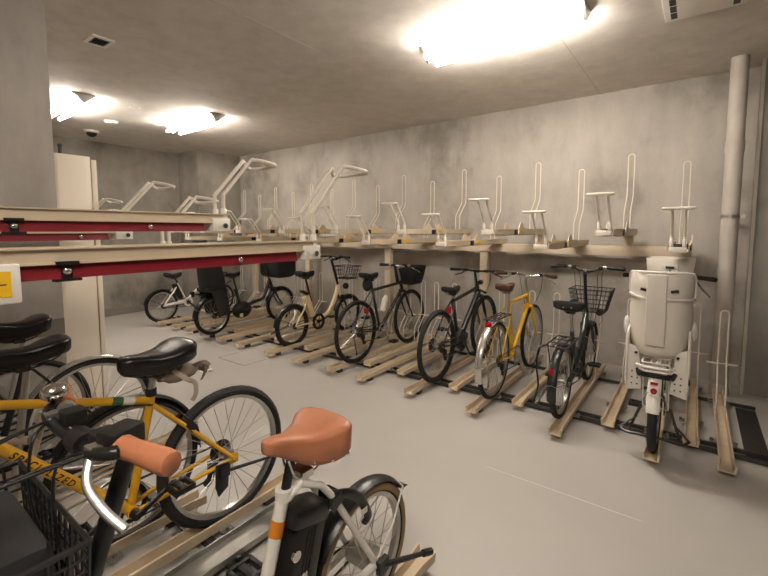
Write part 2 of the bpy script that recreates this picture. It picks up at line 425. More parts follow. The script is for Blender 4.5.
def fender(root, x, R, tw, a0, a1, m, w=None, stay=True, sm='alu', gap=.014, staya=None):
    w = w or tw*1.5; n = 26; b = B(); rings = []
    for k in range(n+1):
        a = math.radians(a0+(a1-a0)*k/n); pr = []
        for j in range(7):
            q = -1+j/3; pr.append((R+gap-.012*q*q, q*w))
        for j in range(6, -1, -1):
            q = -1+j/3; pr.append((R+gap-.003-.012*q*q, q*w*.94))
        rings.append(b.ring([(x+r*math.cos(a), y, R+r*math.sin(a)) for r, y in pr]))
    b.skin(rings); f = b.build('fender', m, root)
    if stay:
        a = math.radians(staya if staya is not None else a1-25*(1 if a1 > a0 else -1)); b = B()
        e = (x+(R+gap)*math.cos(a), R+(R+gap)*math.sin(a))
        for s in (-1, 1): b.tube([(x, s*.062, R), (x+.5*(e[0]-x), s*.06, R+.5*(e[1]-R)), (e[0], s*w*.9, e[1]-.008), (e[0], 0, e[1]+.002)], .0035, 6)
        b.build('fender_stay', sm, f)
    return f

def saddle(root, x, z, L=.27, W=.17, H=.045, m='leather', tilt=0, rails='darkst', rivets=False, deep=None, nose=1):
    secs = [(0, .012, .6), (.04, .022, .85), (.15, .028, 1), (.32, .036, 1), (.48, .40*W/2+.018, 1), (.62, .72*W/2, 1), (.75, .95*W/2, 1), (.86, W/2, 1), (.94, .9*W/2, .95), (.985, .68*W/2, .8), (1, .5*W/2, .55)]
    secs = [(s, min(w*(1+(nose-1)*max(0, 1-s/.8)), W/2), h) for s, w, h in secs]
    b = B(); rings = []; ct, stt = math.cos(tilt), math.sin(tilt)
    for q_, (s, w, h) in enumerate(secs):
        HH = H*(deep[q_]/h if deep else 1)
        px = L/2-s*L; top = .008*math.cos(s*2*PI)+(.010 if s > .6 else 0)*min(1, (s-.6)*5 if s > .6 else 0)
        rg = []
        for k in range(16):
            a = 2*PI*k/16; cy, sz = math.cos(a), math.sin(a)
            yy = w*math.copysign(abs(cy)**.7, cy)
            zz = (.018*h*sz**.8 if sz >= 0 else -HH*h*abs(sz)**.45)
            rg.append((x+px*ct-(zz+top)*stt*0, yy, z+top+zz+px*stt))
        rings.append(b.ring(rg))
    b.skin(rings); sd = b.build('saddle', m, root, ang=60)
    b = B()
    for s in (-1, 1): b.tube(spline([(x+L*(.42 if not deep else .22), s*.012, z-H*(.8 if not deep else .5)), (x+L*(.2 if not deep else .12), s*.02, z-H-.012), (x-L*.15, s*.022, z-H-.014), (x-L*.38, s*.035, z-H*.7)], 4), .0035, 6)
    b.box((x, 0, z-H-.012), (.045, .06, .022)); b.build('saddle_rail', rails, sd)
    if rivets:
        for q in (.50, .68, .86):
            k = max(i_ for i_, e_ in enumerate(secs) if e_[0] <= q); e0, e1 = secs[k], secs[k+1]; u = (q-e0[0])/(e1[0]-e0[0])
            w_ = e0[1]+(e1[1]-e0[1])*u; dp = H*(deep[k]+(deep[k+1]-deep[k])*u) if deep else H
            tp = .008*math.cos(q*2*PI)+(.010*min(1, (q-.6)*5) if q > .6 else 0); px = L/2-q*L
            for sg in (-1, 1):
                B().sphere((x+px, sg*w_*.915, z+tp-dp*.72+px*stt), .006, 8, (1, .6, 1)).build('rivet', 'chrome', sd)
    return sd

def crank(root, x, z, r=.085, y=-.05, ang=.6, al=.165, m='darkst', pm='plastic', guard=False):
    b = B()
    b.lathe([(r, -.003), (r+.006, 0), (r, .003), (r-.014, .003), (r-.014, -.003)], (x, y, z), 'y', 30)
    for k in range(5):
        a = 2*PI*k/5; b.tube([(x, y, z), (x+(r-.008)*math.cos(a), y, z+(r-.008)*math.sin(a))], .007, 6, flat=(1, .5))
    b.cyl((x, 0, z), .02, .13, 'y', 16)
    cr = b.build('chainring', m, root)
    for s in (-1, 1):
        a = ang+(0 if s < 0 else PI); e = (x+al*math.cos(a), s*.078, z+al*math.sin(a))
        c = B().tube([(x, s*.068, z), ((x+e[0])/2, s*.074, (z+e[2])/2), e], [.016, .011, .012], 8, flat=(1, .6)).build('crank_arm', m, root)
        p = B(); p.box((e[0], s*.088, e[2]), (.02, .02, .02))
        p.box((e[0]-.038, s*.135, e[2]), (.016, .085, .022)); p.box((e[0]+.038, s*.135, e[2]), (.016, .085, .022))
        p.box((e[0], s*.098, e[2]), (.09, .012, .022)); p.box((e[0], s*.172, e[2]), (.09, .012, .022)); p.cyl((e[0], s*.13, e[2]), .009, .09, 'y', 8)
        p.box((e[0], s*.135, e[2]), (.028, .07, .016))
        p.build('pedal', pm, c, bevel=.003)
    return cr

def chain(root, x, z, R, r1=.085, r2=.035, y=-.05, m='darkst', derail=False):
    pts = []
    dx, dz = x, z-R
    for k in range(9):
        a = PI/2-PI*k/8; pts.append((x+r1*math.cos(a), y, z+r1*math.sin(a)))
    if derail: pts.append((.09, y, R-.12)); pts.append((.045, y, R-.13)); pts.append((.03, y, R-.07))
    for k in range(7):
        a = -PI/2-PI*k/6; pts.append((r2*math.cos(a), y, R+r2*math.sin(a)))
    c = B().tube(pts, .0055, 6, closed=True, flat=(1, .7)).build('chain', m, root)
    b = B()
    for k in range(5 if derail else 1): b.lathe([(.01, -.0015), (r2+.004-k*.004 if not derail else r2+.018-k*.006, -.0015), (r2+.004-k*.004 if not derail else r2+.018-k*.006, .0015), (.01, .0015)], (0, y+.0+k*.005, R), 'y', 20)
    b.build('sprocket', 'darkst', root)
    if derail:
        b = B(); b.box((.045, y-.005, R-.06), (.035, .03, .05)); b.tube([(.05, y, R-.07), (.075, y, R-.14)], .014, 8, flat=(1, .5)); b.cyl((.075, y, R-.13), .02, .012, 'y', 12); b.cyl((.055, y, R-.08), .018, .012, 'y', 12)
        b.build('derailleur', 'plastic', root)
    return c

def bars(root, p, kind='flat', w=.58, grip='plastic', m='alu', rise=.02, back=.04, lever='darkst', bell=None, gl=.125, fwd=.04, yaw=0, cables=None, cabm='black', leverdrop=.05, gr=.0165, shift=True):
    """p=(x,z) clamp position"""
    x, z = p; h = w/2
    cy, sy = math.cos(yaw), math.sin(yaw)
    def T(q): return (x+(q[0]-x)*cy-q[1]*sy, (q[0]-x)*sy+q[1]*cy, q[2])
    half = spline([(x, 0, z), (x+fwd*.6, .06, z+rise*.2), (x+fwd, .12, z+rise*.8), (x+fwd-.01-back*.25, h*.62, z+rise), (x-back*.35, h-gl, z+rise), (x-back, h, z+rise-.003)], 6)
    L = [T(q) for q in half]; Rr = [T((q[0], -q[1], q[2])) for q in half]
    hb = B().tube(list(reversed(Rr))+L[1:], .011, 10).build('handlebar', m, root)
    for s, pts in ((1, L), (-1, Rr)):
        e = V(pts[-1]); d = (V(pts[-1])-V(pts[-6])).normalized(); st = e-d*gl
        B().tube([st, st+d*.008, st+d*gl*.3, st+d*gl*.75, st+d*(gl-.008), e+d*.006, e+d*.010], [gr*.95, gr*1.05, gr*.96, gr*1.08, gr*1.12, gr*1.0, gr*.6], 12).build('grip', grip, hb)
        f = V((cy, sy, 0)); cl = st-d*.03
        b = B(); b.tube([cl-d*.014, cl+d*.014], .017, 10); b.box(cl+f*.022+V((0, 0, -.006)), (.03, .026, .02))
        b.tube(spline([cl+f*.03+V((0, 0, -.008)), cl+f*.055+d*.03+V((0, 0, -.02-leverdrop*.3)), cl+f*.06+d*.08+V((0, 0, -.02-leverdrop*.7)), cl+f*.055+d*.125+V((0, 0, -.02-leverdrop))], 4), .0065, 8, flat=(1, 1.2))
        b.build('brake_lever', lever, hb)
        if shift:
            b = B(); b.box(cl-d*.035+V((0, 0, -.004))-f*.008, (.04, .04, .03)); b.build('shifter', 'plastic', hb, bevel=.005)
    if bell:
        q = V(L[int(len(L)*.62)]) if bell > 0 else V(Rr[int(len(L)*.62)])
        B().sphere(tuple(q+V((0, 0, .03))), .026, 12, (1, 1, .75)).build('bell', 'chrome', hb)
    if cables:
        b = B()
        for s, pts in ((1, L), (-1, Rr)):
            q = V(pts[-1])-(V(pts[-1])-V(pts[-6])).normalized()*(gl+.03)
            for (tx, ty, tz), bulge in cables:
                mid = V(((q.x+tx)/2+bulge, q.y*.45+s*.02, (q.z*.55+tz*.45)))
                b.tube(spline([q+V((.02, 0, -.008)), q*.7+mid*.3+V((bulge*.8, -s*.03, .02)), mid, V((tx, ty*s, tz))], 6), .0028, 6)
        b.build('brake_cable', cabm, root)
    return hb

def frame(root, tubes, m, name='frame'):
    b = B()
    for pts, r in tubes:
        P = [(q[0], 0, q[1]) if len(q) == 2 else q for q in pts]
        b.tube(P, r, 12)
    return b.build(name, m, root)
def stays(bb, R, top, r=.008, rs=.007, hy=.06, ty=.018):
    out = []
    for s in (-1, 1):
        out.append(([(bb[0], s*.025, bb[1]), (bb[0]-.09, s*.042, bb[1]+(R-bb[1])*.25), (0, s*hy, R)], r))
        if top: out.append(([(top[0], s*ty, top[1]), (top[0]*.75, s*.045, top[1]*.75+R*.25), (0, s*hy, R)], rs))
    out.append(([(bb[0], -.036, bb[1]), (bb[0], .036, bb[1])], .024))
    return out
def head(wb, R, hl=.13, sl=.10, ang=71, rake=.05, gap=.045):
    a = math.radians(ang); d = V((-math.cos(a), 0, math.sin(a))); p = V((-math.sin(a), 0, -math.cos(a)))
    ax = V((wb, 0, R))+p*rake
    hb = ax+d*(R+gap); ht = hb+d*hl; st = ht+d*sl
    return hb, ht, st
def fork(root, wb, R, hb, ht, m, tw=.02, r=.012):
    b = B(); d = (ht-hb).normalized()
    for s in (-1, 1):
        b.tube(spline([(hb.x, s*(tw+.022), hb.z-.005), (hb.x+(wb-hb.x)*.4, s*.048, hb.z+(R-hb.z)*.5), (wb, s*.052, R)], 5), [r+.002]*6+[r*.7]*5, 10)
    b.tube([(hb.x, -tw-.024, hb.z-.004), (hb.x, tw+.024, hb.z-.004)], r+.006, 10)
    return b.build('fork', m, root)
def stem(root, ht, p, m='black', r=.013):
    b = B(); d = V((-.3, 0, 1)).normalized()
    P = V((p[0], 0, p[1])); q = V((ht.x-(p[1]-ht.z)*.34, 0, p[1]-.012))
    b.tube([ht, q], r, 12); b.tube([q-V((0, 0, .004)), P], r*1.05, 10); b.tube([P+V((0, -.025, 0)), P+V((0, .025, 0))], r*1.35, 12)
    return b.build('stem', m, root)
def headtube(hb, ht, r=.018): return ([(hb.x, hb.z), (ht.x, ht.z)], r)
def post(root, bb, sd, m='alu', r=.0135, low=.45):
    a = V((bb[0], 0, bb[1])); s = V((sd[0], 0, sd[1]))
    return B().tube([a.lerp(s, low), s], r, 12).build('seat_post', m, root)

def wire_basket(root, x0, x1, w0, w1, z0, z1, m='black', step=.045, r=.0025):
    """x0 back, x1 front; w0 bottom half width, w1 top half width"""
    b = B(); sl = .04
    def rect(t, rr=.0):
        w = w0+(w1-w0)*t; xb = x0; xf = x1-sl*(1-t); z = z0+(z1-z0)*t
        return [(xb, -w, z), (xf, -w, z), (xf, w, z), (xb, w, z)]
    n = max(3, int((z1-z0)/step))
    for k in range(n+1): b.tube(rect(k/n), r*(1.9 if k in (0, n) else 1), 5, closed=True)
    lo, hi = rect(0), rect(1)
    for i in range(4):
        a0, a1, c0, c1 = V(lo[i]), V(lo[(i+1) % 4]), V(hi[i]), V(hi[(i+1) % 4]); m_ = max(2, int((c1-c0).length/step))
        for k in range(m_): b.tube([a0.lerp(a1, k/m_), c0.lerp(c1, k/m_)], r, 5)
    for k in range(1, 5):
        b.tube([V(lo[0]).lerp(V(lo[3]), k/5), V(lo[1]).lerp(V(lo[2]), k/5)], r, 5); b.tube([V(lo[0]).lerp(V(lo[1]), k/5), V(lo[3]).lerp(V(lo[2]), k/5)], r, 5)
    return b.build('basket', m, root)

def rack(root, R, x0, x1, z, w=.055, m='alu'):
    b = B()
    for s in (-1, 1):
        b.tube([(x1, s*.02, z-.02), (x1-.03, s*w, z), (x0, s*w, z)], .006, 8)
        b.tube([(x0+.06, s*w, z), (0, s*.07, R)], .005, 8)
        b.tube([(x0, s*w*.33, z), (x1-.02, s*w*.33, z)], .005, 8)
    for k in range(4): b.tube([(x0+(x1-x0-.04)*k/3, -w, z), (x0+(x1-x0-.04)*k/3, w, z)], .005, 8)
    return b.build('luggage_rack', m, root)

def kick(root, p0, p1, m='darkst', r=.009):
    b = B(); a, c = V(p0), V(p1); b.tube([a, a.lerp(c, .5), c], [r*1.15, r, r*.8], 8); d = (c-a).normalized()
    b.tube([c-d*.02, c+d*.03], r*1.4, 8); b.box(a, (.05, .02, .05)); return b.build('kickstand', m, root)

RIGHT, LEFT = PI/2, -PI/2
ZB = RZ+.001
BK = 'bicycles parked on the right row'

# --- 1. white child-seat bicycle seen from behind
t = thing('child_seat_bicycle', 'white electric bicycle with a big grey rear child seat beside the pipe', 'bicycle', (-.165, 3.23, ZB), RIGHT)
R, tw, wb = .28, .027, 1.08
wheel(t, 0, R, tw, spoke='spokeb'); wheel(t, wb, R, tw, spoke='spokeb')
hb, ht, st = head(wb, R, .16, .1, 70); bb = (.42, .25)
frame(t, [([(ht.x, ht.z-.03), (.85, .5), (.68, .33), bb], .024), ([bb, (.28, .68)], .019), headtube(hb, ht)] + stays(bb, R, (.33, .5)), 'white')
fork(t, wb, R, hb, ht, 'white', tw); stem(t, ht, (.83, 1.04)); post(t, bb, (.25, .80)); saddle(t, .24, .84, .26, .19, .05)
bars(t, (.83, 1.04), 'swept', .58, 'plastic', 'black', .05, .16, fwd=.02, leverdrop=.12, cables=[((.93, .02, .6), .12)])
crank(t, *bb, .07, ang=.4); chain(t, *bb, R, .07, .035)
f = fender(t, 0, R, tw, 60, 168, 'white', .036, True, 'alu'); fender(t, wb, R, tw, 30, 165, 'white', .036)
rl = B(); rl.box((-.23, 0, .475), (.02, .05, .085), Matrix.Rotation(.45, 3, 'Y')); rl.build('rear_light', 'pale', t, bevel=.006)
B().lathe([(.001, -.014), (.016, -.012), (.019, 0), (.001, 0)], (-.243, 0, .468), 'x', 16, False).build('reflector', 'redref', t)
B().bb(-.236, -.228, -.02, .02, .505, .52).build('reflector', 'redref', t)
rack(t, R, -.22, .2, .635, .07, 'pale')
b = B(); b.tube([(-.2, -.10, .61), (-.23, -.07, .61), (-.23, .07, .61), (-.2, .10, .61)], .009, 8); b.tube([(-.2, -.085, .585), (-.23, -.06, .585), (-.23, .06, .585), (-.2, .085, .585)], .007, 8); b.build('rack_handle', 'white', t)
b = B(); b.box((-.14, 0, .54), (.05, .16, .035)); b.tube([(-.16, -.085, .53), (-.12, -.10, .56)], .015, 8); b.tube([(-.16, .085, .53), (-.12, .10, .56)], .015, 8); b.build('lock_bracket', 'plastic', t, bevel=.008)
# the double-legged stand
b = B()
for s in (-1, 1): b.tube([(.02, s*.08, R), (-.02, s*.13, .14), (-.06, s*.14, .12)], .009, 8)
b.tube(spline([(-.06, .19, .13), (-.10, .15, .115), (-.11, 0, .125), (-.10, -.15, .115), (-.06, -.19, .13)], 5), .009, 8); b.tube([(.0, .1, .2), (-.07, .19, .13)], .007, 6); b.tube([(.0, -.1, .2), (-.07, -.19, .13)], .007, 6)
b.build('kickstand', 'darkst', t)
# child seat
def seat_shell(t, m, zb, zt, xb, w_lo, w_hi, depth, name):
    b = B(); rings = []; n = 12
    for k in range(n+1):
        q = k/n; z = zb+(zt-zb)*q; w = w_lo+(w_hi-w_lo)*min(1, q*3)*(1 if q < .9 else 1-.12*((q-.9)/.1))
        if q < .1: w *= .84+1.6*q
        if .60 < q < .74: w *= .955
        lean = xb-.03*q+(.04 if q < .05 else 0)+(.02 if q > .97 else 0)
        dep = depth*(1-.35*q)
        o = []
        for j in range(-8, 9):
            a = j/8; yy = w*math.sin(a*PI/2*1.0)
            xx = lean+(1-math.cos(a*PI/2))**1.3*dep; o.append((xx, yy, z))
        i = [(p[0]+.014, p[1]*.945, p[2]) for p in reversed(o)]
        rings.append(b.ring(o+i))
    b.skin(rings); return b.build(name, m, t, ang=50)
cs = seat_shell(t, 'grey', .655, 1.185, -.19, .158, .172, .27, 'child_seat')
B().box((-.232, .012, .965), (.022, .105, .44), Matrix.Rotation(-.05, 3, 'Y')).build('spine_panel', 'grey', cs, bevel=.008)
b = B(); b.tube(spline([(-.04, .176, 1.035), (-.12, .16, 1.045), (-.20, .10, 1.035), (-.228, 0, 1.03), (-.20, -.10, 1.035), (-.12, -.16, 1.03), (-.04, -.176, 1.02)], 5), .007, 8, flat=(1.3, 1)); b.build('seat_rail', 'white', cs)
for s in (-1, 1):
    B().tube(spline([(0, s*.174, 1.03), (-.02, s*.174, 1.12), (-.09, s*.16, 1.18), (-.19, s*.085, 1.193), (-.21, 0, 1.193)], 5), .009, 8).build('rim_trim', 'pale', cs)
    B().box((-.215, s*.078, 1.085), (.012, .04, .016), Matrix.Rotation(s*.2, 3, 'X')).build('strap_slot', 'plastic', cs)
    b = B(); b.sphere((-.03, s*.183, .82), .05, 10, (.9, .35, 1.25)); b.build('hinge_cover', 'white', cs)
    B().prism([(-.16, .80), (.02, .85), (.06, .46), (.0, .40), (-.12, .42), (-.17, .48)], s*.155, s*.168, 'y').build('foot_guard', 'pale', cs, bevel=.006)
    B().prism([(s*.075, .43), (s*.165, .41), (s*.168, .72), (s*.10, .70), (s*.078, .5)], -.128, -.112, 'x').build('foot_guard', 'pale', cs, bevel=.006)
    for kz in range(3):
        for kx in range(2): B().cyl((-.129, s*(.10+kx*.03), .46+kz*.04), .005, .004, 'x', 8).build('vent_hole', 'plastic', cs)
    B().sphere((-.17, s*.11, .675), .009, 8).build('bolt', 'plastic', cs)
# grey front basket
b = B()
def pan(b, x0, x1, wl, wh, z0, z1, th=.008):
    o = [b.ring([(x0, -wl, z0), (x1-.05, -wl, z0), (x1-.05, wl, z0), (x0, wl, z0)]), b.ring([(x0, -wh, z1), (x1, -wh, z1), (x1, wh, z1), (x0, wh, z1)]),
         b.ring([(x0+th, -wh+th, z1), (x1-th, -wh+th, z1), (x1-th, wh-th, z1), (x0+th, wh-th, z1)]), b.ring([(x0+th, -wl+th, z0+th), (x1-.05-th, -wl+th, z0+th), (x1-.05-th, wl-th, z0+th), (x0+th, wl-th, z0+th)])]
    b.skin(o)
pan(b, .98, 1.30, .14, .172, .95, 1.215); bs = b.build('basket', 'grey', t, bevel=.006)
b = B(); b.bb(.972, .98, -.055, .055, .96, 1.16); b.build('basket_bracket', 'pale', bs); B().bb(.966, .973, -.03, .03, 1.13, 1.15).build('basket_slot', 'plastic', bs); B().bb(.966, .973, -.006, .006, 1.02, 1.12).build('basket_slot', 'plastic', bs)

# --- 2. dark green bicycle with wire basket
t = thing('city_bicycle', 'dark green small-wheeled city bicycle with wire front basket and rear carrier', 'bicycle', (-.785, 3.36, ZB), RIGHT)
R, tw, wb = .285, .022, 1.02
wheel(t, 0, R, tw); wheel(t, wb, R, tw)
hb, ht, st = head(wb, R, .14, .1, 72); bb = (.40, .27)
frame(t, [([(ht.x, ht.z-.04), (.62, .40), bb], .026), ([bb, (.29, .62)], .018), ([(ht.x+.01, ht.z-.09), (.55, .42), (.33, .46)], .014), headtube(hb, ht, .02)] + stays(bb, R, (.3, .55)), 'dgreen')
fork(t, wb, R, hb, ht, 'dgreen', tw); stem(t, ht, (.80, 1.08), 'black', .015); post(t, bb, (.245, .80)); saddle(t, .235, .86, .27, .24, .06, 'matte')
for s in (-1, 1): B().sphere((.105, s*.03, .845), .008, 8).build('rivet', 'chrome', t)
bars(t, (.80, 1.08), 'flat', .60, 'plastic', 'black', .035, .03, 'alu', fwd=.01, cables=[((.9, .025, .62), -.05), ((.95, .03, .5), .13)], bell=None, leverdrop=.0, cabm='black')
crank(t, *bb, .075, ang=.15); chain(t, *bb, R, .075, .035)
fender(t, 0, R, tw, 40, 195, 'black', None, True, 'chrome'); fender(t, wb, R, tw, 20, 165, 'black')
rack(t, R, -.20, .2, .60, .075, 'darkst')
wire_basket(t, .92, 1.18, .13, .18, .68, .89, 'black', .035, .0022)
b = B(); b.box((-.302, .0, .44), (.015, .03, .045)); b.build('reflector', 'redref', t, bevel=.005)
b = B(); b.lathe([(.001, -.03), (.03, -.02), (.034, .02), (.001, .03)], (1.03, -.08, .67), 'x', 16, False); b.build('headlamp', 'plastic', t)
b = B(); b.tube(spline([(.95, 0, .7), (1.05, .02, .72), (1.1, -.05, .7), (1.08, -.1, .6), (1.0, -.08, .55)], 5), .004, 6); b.build('lamp_wire', 'alu', t)
kick(t, (.02, .07, R), (-.20, .12, .16)); b = B(); b.tube(spline([(-.19, .075, .60), (-.24, .11, .58), (-.25, .12, .45), (-.23, .11, .3), (-.26, .13, .18)], 5), .007, 7); b.build('strap', 'plastic', t)

# --- 3. yellow bicycle by the wall
t = thing('city_bicycle', 'yellow diamond-frame bicycle with silver fenders and brown grips by the wall', 'bicycle', (-1.35, 3.41, ZB), RIGHT)
R, tw, wb = .335, .019, 1.04
wheel(t, 0, R, tw); wheel(t, wb, R, tw)
hb, ht, st = head(wb, R, .15, .1, 72); bb = (.44, .28); sc = (.33, .785)
frame(t, [([sc, (ht.x, ht.z-.03)], .018), ([(hb.x, hb.z+.03), bb], .021), ([bb, sc], .017), headtube(hb, ht, .019)] + stays(bb, R, sc), 'lemon')
fork(t, wb, R, hb, ht, 'lemon', tw); stem(t, ht, (.86, .985), 'alu'); post(t, bb, (.295, .90), 'alu'); saddle(t, .28, .945, .27, .16, .045, 'dbrown', rails='chrome')
bars(t, (.86, .985), 'swept', .60, 'dbrown', 'chrome', .025, .13, 'chrome', fwd=.03, cables=[((.9, .02, .62), .10)])
crank(t, *bb, .09, ang=-1.2, m='alu', pm='alu'); chain(t, *bb, R, .09, .035, derail=True)
fender(t, 0, R, tw, 55, 200, 'silver', .03, True, 'chrome'); 
rack(t, R, -.12, .29, .70, .05, 'darkst')
b = B(); b.cyl((-.14, 0, .66), .03, .02, 'x', 16); b.build('reflector', 'redref', t, bevel=.004)
kick(t, (.02, .07, R), (.20, .13, .02), 'chrome', .008)

# --- 4. black electric cross bicycle
t = thing('electric_bicycle', 'black electric sport bicycle with large wheels and thick down tube', 'bicycle', (-1.93, 3.45, ZB), RIGHT)
R, tw, wb = .35, .022, 1.10
wheel(t, 0, R, tw, rim='rimblk'); wheel(t, wb, R, tw, rim='rimblk')
hb, ht, st = head(wb, R, .13, .1, 71, .05, .06); bb = (.44, .30); sc = (.30, .74)
frame(t, [([sc, (ht.x, ht.z-.03)], .019), ([(hb.x, hb.z+.05), bb], .030), ([bb, sc], .018), headtube(hb, ht, .022)] + stays(bb, R, sc), 'black')
fork(t, wb, R, hb, ht, 'black', tw, .016); stem(t, ht, (.86, 1.0)); post(t, bb, (.30, .82), 'black'); saddle(t, .30, .865, .27, .15, .04, 'matte')
bars(t, (.86, 1.0), 'flat', .62, 'plastic', 'black', .01, .01, 'darkst', fwd=.0, cables=[((.93, .02, .66), .12)])
crank(t, *bb, .085, ang=-.9); chain(t, *bb, R, .085, .04, derail=True)
b = B(); b.box((.46, 0, .33), (.20, .10, .19), Matrix.Rotation(.5, 3, 'Y')); b.build('motor', 'plastic', t, bevel=.02)
b = B(); b.tube([(.0, .05, R), (.0, .055, R)], .07, 20); b.build('brake_disc', 'darkst', t)
B().bb(.215, .235, -.02, .02, .63, .70).build('reflector', 'redref', t)
b = B(); b.box((.31, 0, .785), (.03, .04, .03)); b.build('seat_clamp', 'alu', t)
b = B(); b.tube([(hb.x+.04, -.07, hb.z+.03), (hb.x+.06, 0, hb.z+.05), (hb.x+.04, .07, hb.z+.03)], .014, 8); b.build('brake_caliper', 'plastic', t)
B().lathe([(.001, -.03), (.024, -.02), (.027, .025), (.001, .03)], (ht.x+.09, 0, ht.z+.02), 'x', 14, False).build('headlamp', 'plastic', t)

# --- 5. black bicycle with black basket
t = thing('cross_bicycle', 'black cross bicycle with solid black front basket and bag under saddle', 'bicycle', (-2.93, 3.44, ZB), RIGHT)
R, tw, wb = .345, .019, 1.06
wheel(t, 0, R, tw, rim='rimblk'); wheel(t, wb, R, tw, rim='rimblk')
hb, ht, st = head(wb, R, .14, .1, 71); bb = (.42, .29); sc = (.285, .77)
frame(t, [([sc, (ht.x, ht.z-.03)], .018), ([(hb.x, hb.z+.03), bb], .02), ([bb, sc], .016), headtube(hb, ht, .02)] + stays(bb, R, sc), 'black')
fork(t, wb, R, hb, ht, 'black', tw); stem(t, ht, (.84, 1.0), 'alu'); post(t, bb, (.25, .90), 'black'); saddle(t, .245, .945, .27, .155, .045, 'matte')
bars(t, (.84, 1.0), 'flat', .58, 'plastic', 'alu', .015, .02, 'alu', fwd=.02, cables=[((.9, .02, .65), .10)])
crank(t, *bb, .085, ang=-1.0, m='alu'); chain(t, *bb, R, .085, .04, derail=True)
b = B(); b.sphere((.19, 0, .84), .075, 12, (.75, .75, 1)); b.build('saddle_bag', 'matte', t)
b = B(); pan(b, .93, 1.20, .13, .165, .78, 1.00, .01); bs = b.build('basket', 'matte', t, bevel=.006)
b = B(); b.bb(.95, 1.16, -.1, .1, .765, .78); b.build('basket_bracket', 'darkst', bs)
b = B(); b.tube([(.47, 0, .50), (.53, 0, .64)], .036, 14); b.tube([(.53, 0, .64), (.545, 0, .68)], [.03, .018], 12); b.build('water_bottle', 'pale', t)
b = B(); b.box((.16, -.01, .55), (.03, .05, .06)); b.build('reflector', 'redref', t, bevel=.006)
b = B(); b.cyl((.02, .045, R+.0), .05, .03, 'y', 18); b.build('hub_cover', 'plastic', t)
kick(t, (.02, .07, R), (.18, .15, .02))

# --- 6. ivory small-wheeled electric bicycle
t = thing('mini_bicycle', 'ivory low-step electric bicycle with small wheels and black wire basket', 'bicycle', (-3.97, 3.44, ZB), RIGHT)
R, tw, wb = .265, .024, 1.03
wheel(t, 0, R, tw, rim='rimblk'); wheel(t, wb, R, tw, rim='rimblk')
hb, ht, st = head(wb, R, .17, .1, 71); bb = (.40, .26)
frame(t, [(spline([(ht.x, ht.z-.03), (ht.x-.04, ht.z-.14), (.70, .42), (.62, .33), (bb[0]+.1, .29), bb], 4), .028), ([bb, (.26, .62)], .02), ([(.36, .28), (.20, .58)], .02), headtube(hb, ht, .022)] + stays(bb, R, (.21, .52), .012, .011), 'ivory')
fork(t, wb, R, hb, ht, 'black', tw); stem(t, ht, (.79, 1.06), 'black', .018); post(t, bb, (.225, .86), 'black'); saddle(t, .24, .905, .27, .19, .055, 'matte')
bars(t, (.79, 1.06), 'flat', .56, 'plastic', 'black', .03, .04, 'darkst', fwd=.01, cables=[((.88, .02, .72), .13)])
crank(t, *bb, .1, ang=.3, m='plastic'); B().lathe([(.075, -.012), (.105, -.012), (.105, .008), (.075, .008)], (bb[0], -.05, bb[1]), 'y', 28).build('chain_guard', 'plastic', t); chain(t, *bb, R, .08, .035)
B().box((.27, 0, .47), (.08, .085, .30), Matrix.Rotation(-.32, 3, 'Y')).build('battery', 'ivory', t, bevel=.015)
b = B(); b.box((.20, -.0, .66), (.12, .06, .035), Matrix.Rotation(.5, 3, 'Y')); b.build('lock', 'plastic', t, bevel=.01)
wire_basket(t, .90, 1.15, .12, .16, .77, .94, 'black', .05, .003)
fender(t, 0, R, tw, 40, 175, 'black', None, True, 'darkst'); fender(t, wb, R, tw, 20, 165, 'black', None, False)
B().sphere((.99, 0, .66), .045, 12).build('headlamp', 'plastic', t)
b = B(); b.tube([(-.12, .06, .34), (-.02, .075, .44)], .012, 8); b.build('stay_bridge', 'ivory', t)
kick(t, (.02, .07, R), (-.20, .12, .2), 'darkst')

# --- 7. black child-seat electric bicycle
t = thing('child_seat_bicycle', 'black electric bicycle with tall black rear child seat and covered basket', 'bicycle', (-5.34, 3.2, ZB), RIGHT)
R, tw, wb = .27, .028, 1.18
wheel(t, 0, R, tw, rim='alu'); wheel(t, wb, R, tw, rim='alu')
hb, ht, st = head(wb, R, .16, .1, 70); bb = (.47, .28)
frame(t, [(spline([(ht.x, ht.z-.04), (ht.x-.06, .52), (.84, .40), (.66, .36), bb], 4), .027), ([bb, (.36, .60)], .02), headtube(hb, ht, .022)] + stays(bb, R, (.36, .52), .01), 'black')
fork(t, wb, R, hb, ht, 'black', tw, .015); stem(t, ht, (.92, 1.0)); post(t, bb, (.335, .78), 'black'); saddle(t, .32, .83, .27, .2, .05, 'matte')
bars(t, (.92, 1.0), 'swept', .56, 'plastic', 'black', .05, .14, cables=[((1.0, .02, .6), .1)])
crank(t, *bb, .08, ang=.2); b = B(); b.sphere((bb[0]-.0, 0, bb[1]+.0), .13, 14, (1.25, .55, .95)); b.build('motor_cover', 'plastic', t); chain(t, *bb, R, .075, .035)
B().bb(.38, .43, -.085, -.075, .19, .24).build('sticker', 'paper', t)
fender(t, 0, R, tw, 40, 180, 'black'); fender(t, wb, R, tw, 20, 165, 'black', None, False)
rack(t, R, -.22, .2, .58, .07, 'black')
b = B(); b.tube(spline([(.12, -.03, .62), (.22, -.03, .70), (.28, -.03, .73)], 4), .01, 8); b.build('seat_brace', 'darkst', t)
cs = seat_shell(t, 'matte', .60, 1.2, -.16, .16, .18, .28, 'child_seat')
B().box((.0, 0, .64), (.30, .28, .06)).build('seat_cushion', 'matte', cs, bevel=.02)
b = B(); b.tube(spline([(.0, .17, .80), (.12, .15, .84), (.15, 0, .85), (.12, -.15, .84), (0, -.17, .80)], 5), .012, 8); b.build('hand_rail', 'matte', cs)
